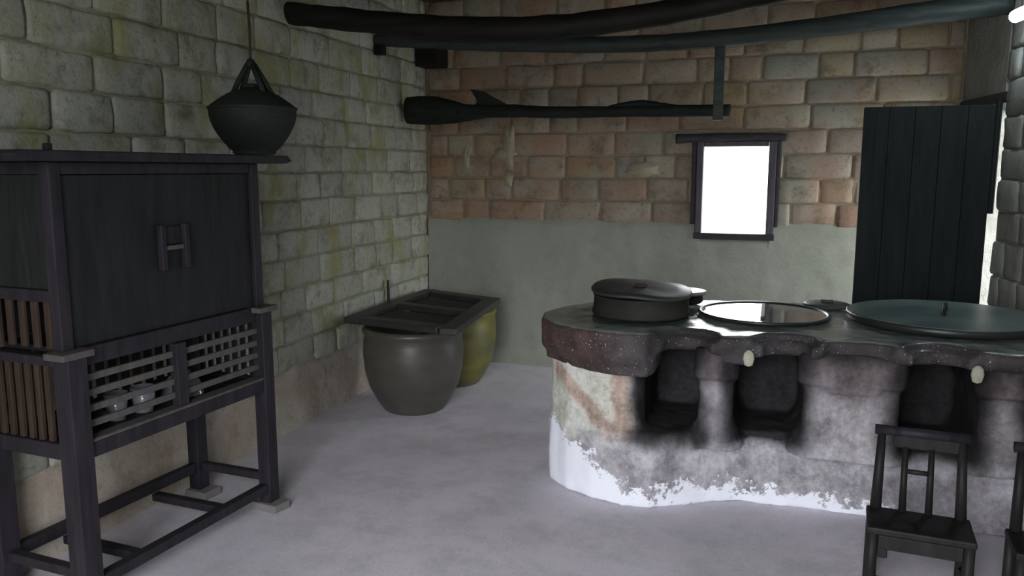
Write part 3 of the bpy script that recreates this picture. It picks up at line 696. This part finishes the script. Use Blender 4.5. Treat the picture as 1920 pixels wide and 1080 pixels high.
# hanging strap and farm tool
st = thing('hanger_board', 'dark vertical hanger board below the pole, above the window', 'hanger', (-0.358, 5.16, 0))
obj('board', box(B(), -0.030, 0.030, -0.012, 0.012, 1.80, 2.235), 'wood_pole', st, bevel=0.004)
obj('peg', box(B(), -0.012, 0.012, 0.0125, 0.075, 1.805, 1.822), 'wood_pole', st, bevel=0.004)
def tl(t, dz=0, dy=0): 
    a = Vector((-2.58, 5.46, 1.925)); b = Vector((-0.29, 5.215, 1.86)); return tuple(a + (b - a) * t + Vector((0, dy, dz)))
tool = thing('wooden_plough', 'long black wooden farm tool with bulky head and pointed fin, hung near the back wall', 'farm tool', (0, 0, 0))
obj('shaft', log([tl(0.18, -0.005), tl(0.35, 0), tl(0.5, -0.01), tl(0.75, -0.003), tl(1.0, 0)], [0.052, 0.045, 0.040, 0.036, 0.040], 3), 'wood_tool', tool, smooth=True)
bm = B()
# head: flat tapered body, full at the wall end
pr = [(-0.005, 0.10, -0.095), (0.04, 0.108, -0.10), (0.10, 0.105, -0.10), (0.16, 0.075, -0.09), (0.22, 0.035, -0.07), (0.27, 0.005, -0.05)]
rings = []
for t, up, dn in pr:
    c = Vector(tl(t)); ring = []
    for k in range(14):
        a = k * 2 * math.pi / 14; zz = up * math.sin(a) if math.sin(a) > 0 else -dn * math.sin(a)
        ring.append(bm.verts.new(c + Vector((0, 0.07 * math.cos(a) * (1 - t * 1.5), zz))))
    rings.append(ring)
for a, b in zip(rings, rings[1:]):
    for k in range(14): bm.faces.new((a[k], a[(k + 1) % 14], b[(k + 1) % 14], b[k]))
bm.faces.new(rings[0][::-1]); bm.faces.new(rings[-1])
obj('head', bm, 'wood_tool', tool, smooth=True)
bm = B()
pts = [(0.225, 0.02), (0.248, 0.06), (0.222, 0.15), (0.26, 0.135), (0.30, 0.09), (0.35, 0.035), (0.34, 0.0)]
va = [bm.verts.new(tl(t, z, -0.025)) for t, z in pts]; vb = [bm.verts.new(tl(t, z, 0.025)) for t, z in pts]
bm.faces.new(va); bm.faces.new(vb[::-1])
for i in range(len(pts)): bm.faces.new((va[i], vb[i], vb[(i + 1) % len(pts)], va[(i + 1) % len(pts)]))
obj('fin', bm, 'wood_tool', tool, bevel=0.004)
obj('grip', log([tl(0.66, 0.02), tl(0.71, 0.035), tl(0.76, 0.045), tl(0.82, 0.03), tl(0.87, 0.02)], [0.012, 0.022, 0.024, 0.02, 0.012], 9), 'wood_tool', tool, smooth=True)

# ------------------------------------------------------------ low chairs
def make_chair():
    t = thing('low_chair', '', 'chair')
    sw, sd, sh = 0.148, 0.085, 0.262
    def r(name, a, b, ra, rb=None, m='wood_chair', par=t): return obj(name, tube(B(), [a, b], [ra, rb or ra], 10), m, par, smooth=True)
    for s in (-1, 1):
        r('leg', (s * sw, -sd, 0.0), (s * sw, -sd, sh + 0.006), 0.019, 0.018)
        r('leg', (s * sw, sd, 0.0), (s * sw, sd, sh - 0.012), 0.018)
        r('back_post', (s * sw * 0.93, sd, sh - 0.01), (s * (sw - 0.018), sd + 0.05, 0.55), 0.020, 0.014)
        r('side_stretcher', (s * sw, -sd, 0.10), (s * sw, sd, 0.10), 0.010)
    obj('seat', box(B(), -sw - 0.02, sw + 0.02, -sd - 0.02, sd + 0.015, sh - 0.01, sh + 0.016), 'wood_chair', t, bevel=0.007)
    obj('apron', box(B(), -sw + 0.018, sw - 0.018, -sd - 0.012, -sd + 0.008, sh - 0.062, sh - 0.012), 'wood_chair', t, bevel=0.003)
    obj('apron', box(B(), -sw + 0.018, sw - 0.018, sd - 0.008, sd + 0.012, sh - 0.062, sh - 0.012), 'wood_chair', t, bevel=0.003)
    obj('corner_bracket', box(B(), -sw + 0.019, -sw + 0.05, -sd - 0.008, -sd + 0.006, sh - 0.095, sh - 0.063), 'wood_chair', t, bevel=0.003)
    obj('front_stretcher', tube(B(), [(-sw, -sd, 0.085), (sw, -sd, 0.085)], 0.011, 8), 'wood_chair', t, smooth=True)
    obj('top_rail', tube(B(), [(-sw - 0.006, sd + 0.052, 0.557), (sw + 0.006, sd + 0.052, 0.557)], 0.019, 12), 'wood', t, smooth=True)
    obj('back_board', box(B(), -0.09, 0.125, sd + 0.040, sd + 0.055, 0.50, 0.55), 'wood_chair', t, bevel=0.003)
    for x in (-0.050, 0.035):
        r('spindle', (x, sd, sh + 0.014), (x, sd + 0.045, 0.505), 0.013, 0.010)
    r('spindle_tie', (-0.047, sd + 0.026, 0.42), (0.033, sd + 0.026, 0.42), 0.009)
    return t
def copy_tree(o):
    c = o.copy(); C.objects.link(c)
    for ch in list(o.children):
        d = ch.copy(); C.objects.link(d); d.parent = c
    return c
ch = make_chair(); ch['label'] = 'low dark wooden chair with spindle back in front of stove'; ch['group'] = 'low chairs by the stove'
ch.location = (0.53, 2.96, 0); ch.rotation_euler = (0, 0, math.radians(-5))
c2 = copy_tree(ch); c2['label'] = 'low dark chair cut off at the right edge of the picture'
c2.location = (0.965, 2.90, 0); c2.rotation_euler = (0, 0, math.radians(-4))

# ------------------------------------------------------------ lamp on the right wall
ly = 4.9
lp = thing('wall_lamp', 'glowing cool white tube lamp high on the right wall', 'lamp', (1.14, ly, 2.285))
lp.rotation_euler = (0, 0, math.atan(0.12))
obj('lamp_tube', tube(B(), [(0, 0.0, 0), (0, -0.5, 0)], 0.032, 16), 'tube_glow', lp, smooth=True)
obj('lamp_holder', box(B(), 0.025, 0.084, -0.5, 0.02, -0.02, 0.02), 'plaster_right', lp, bevel=0.003)
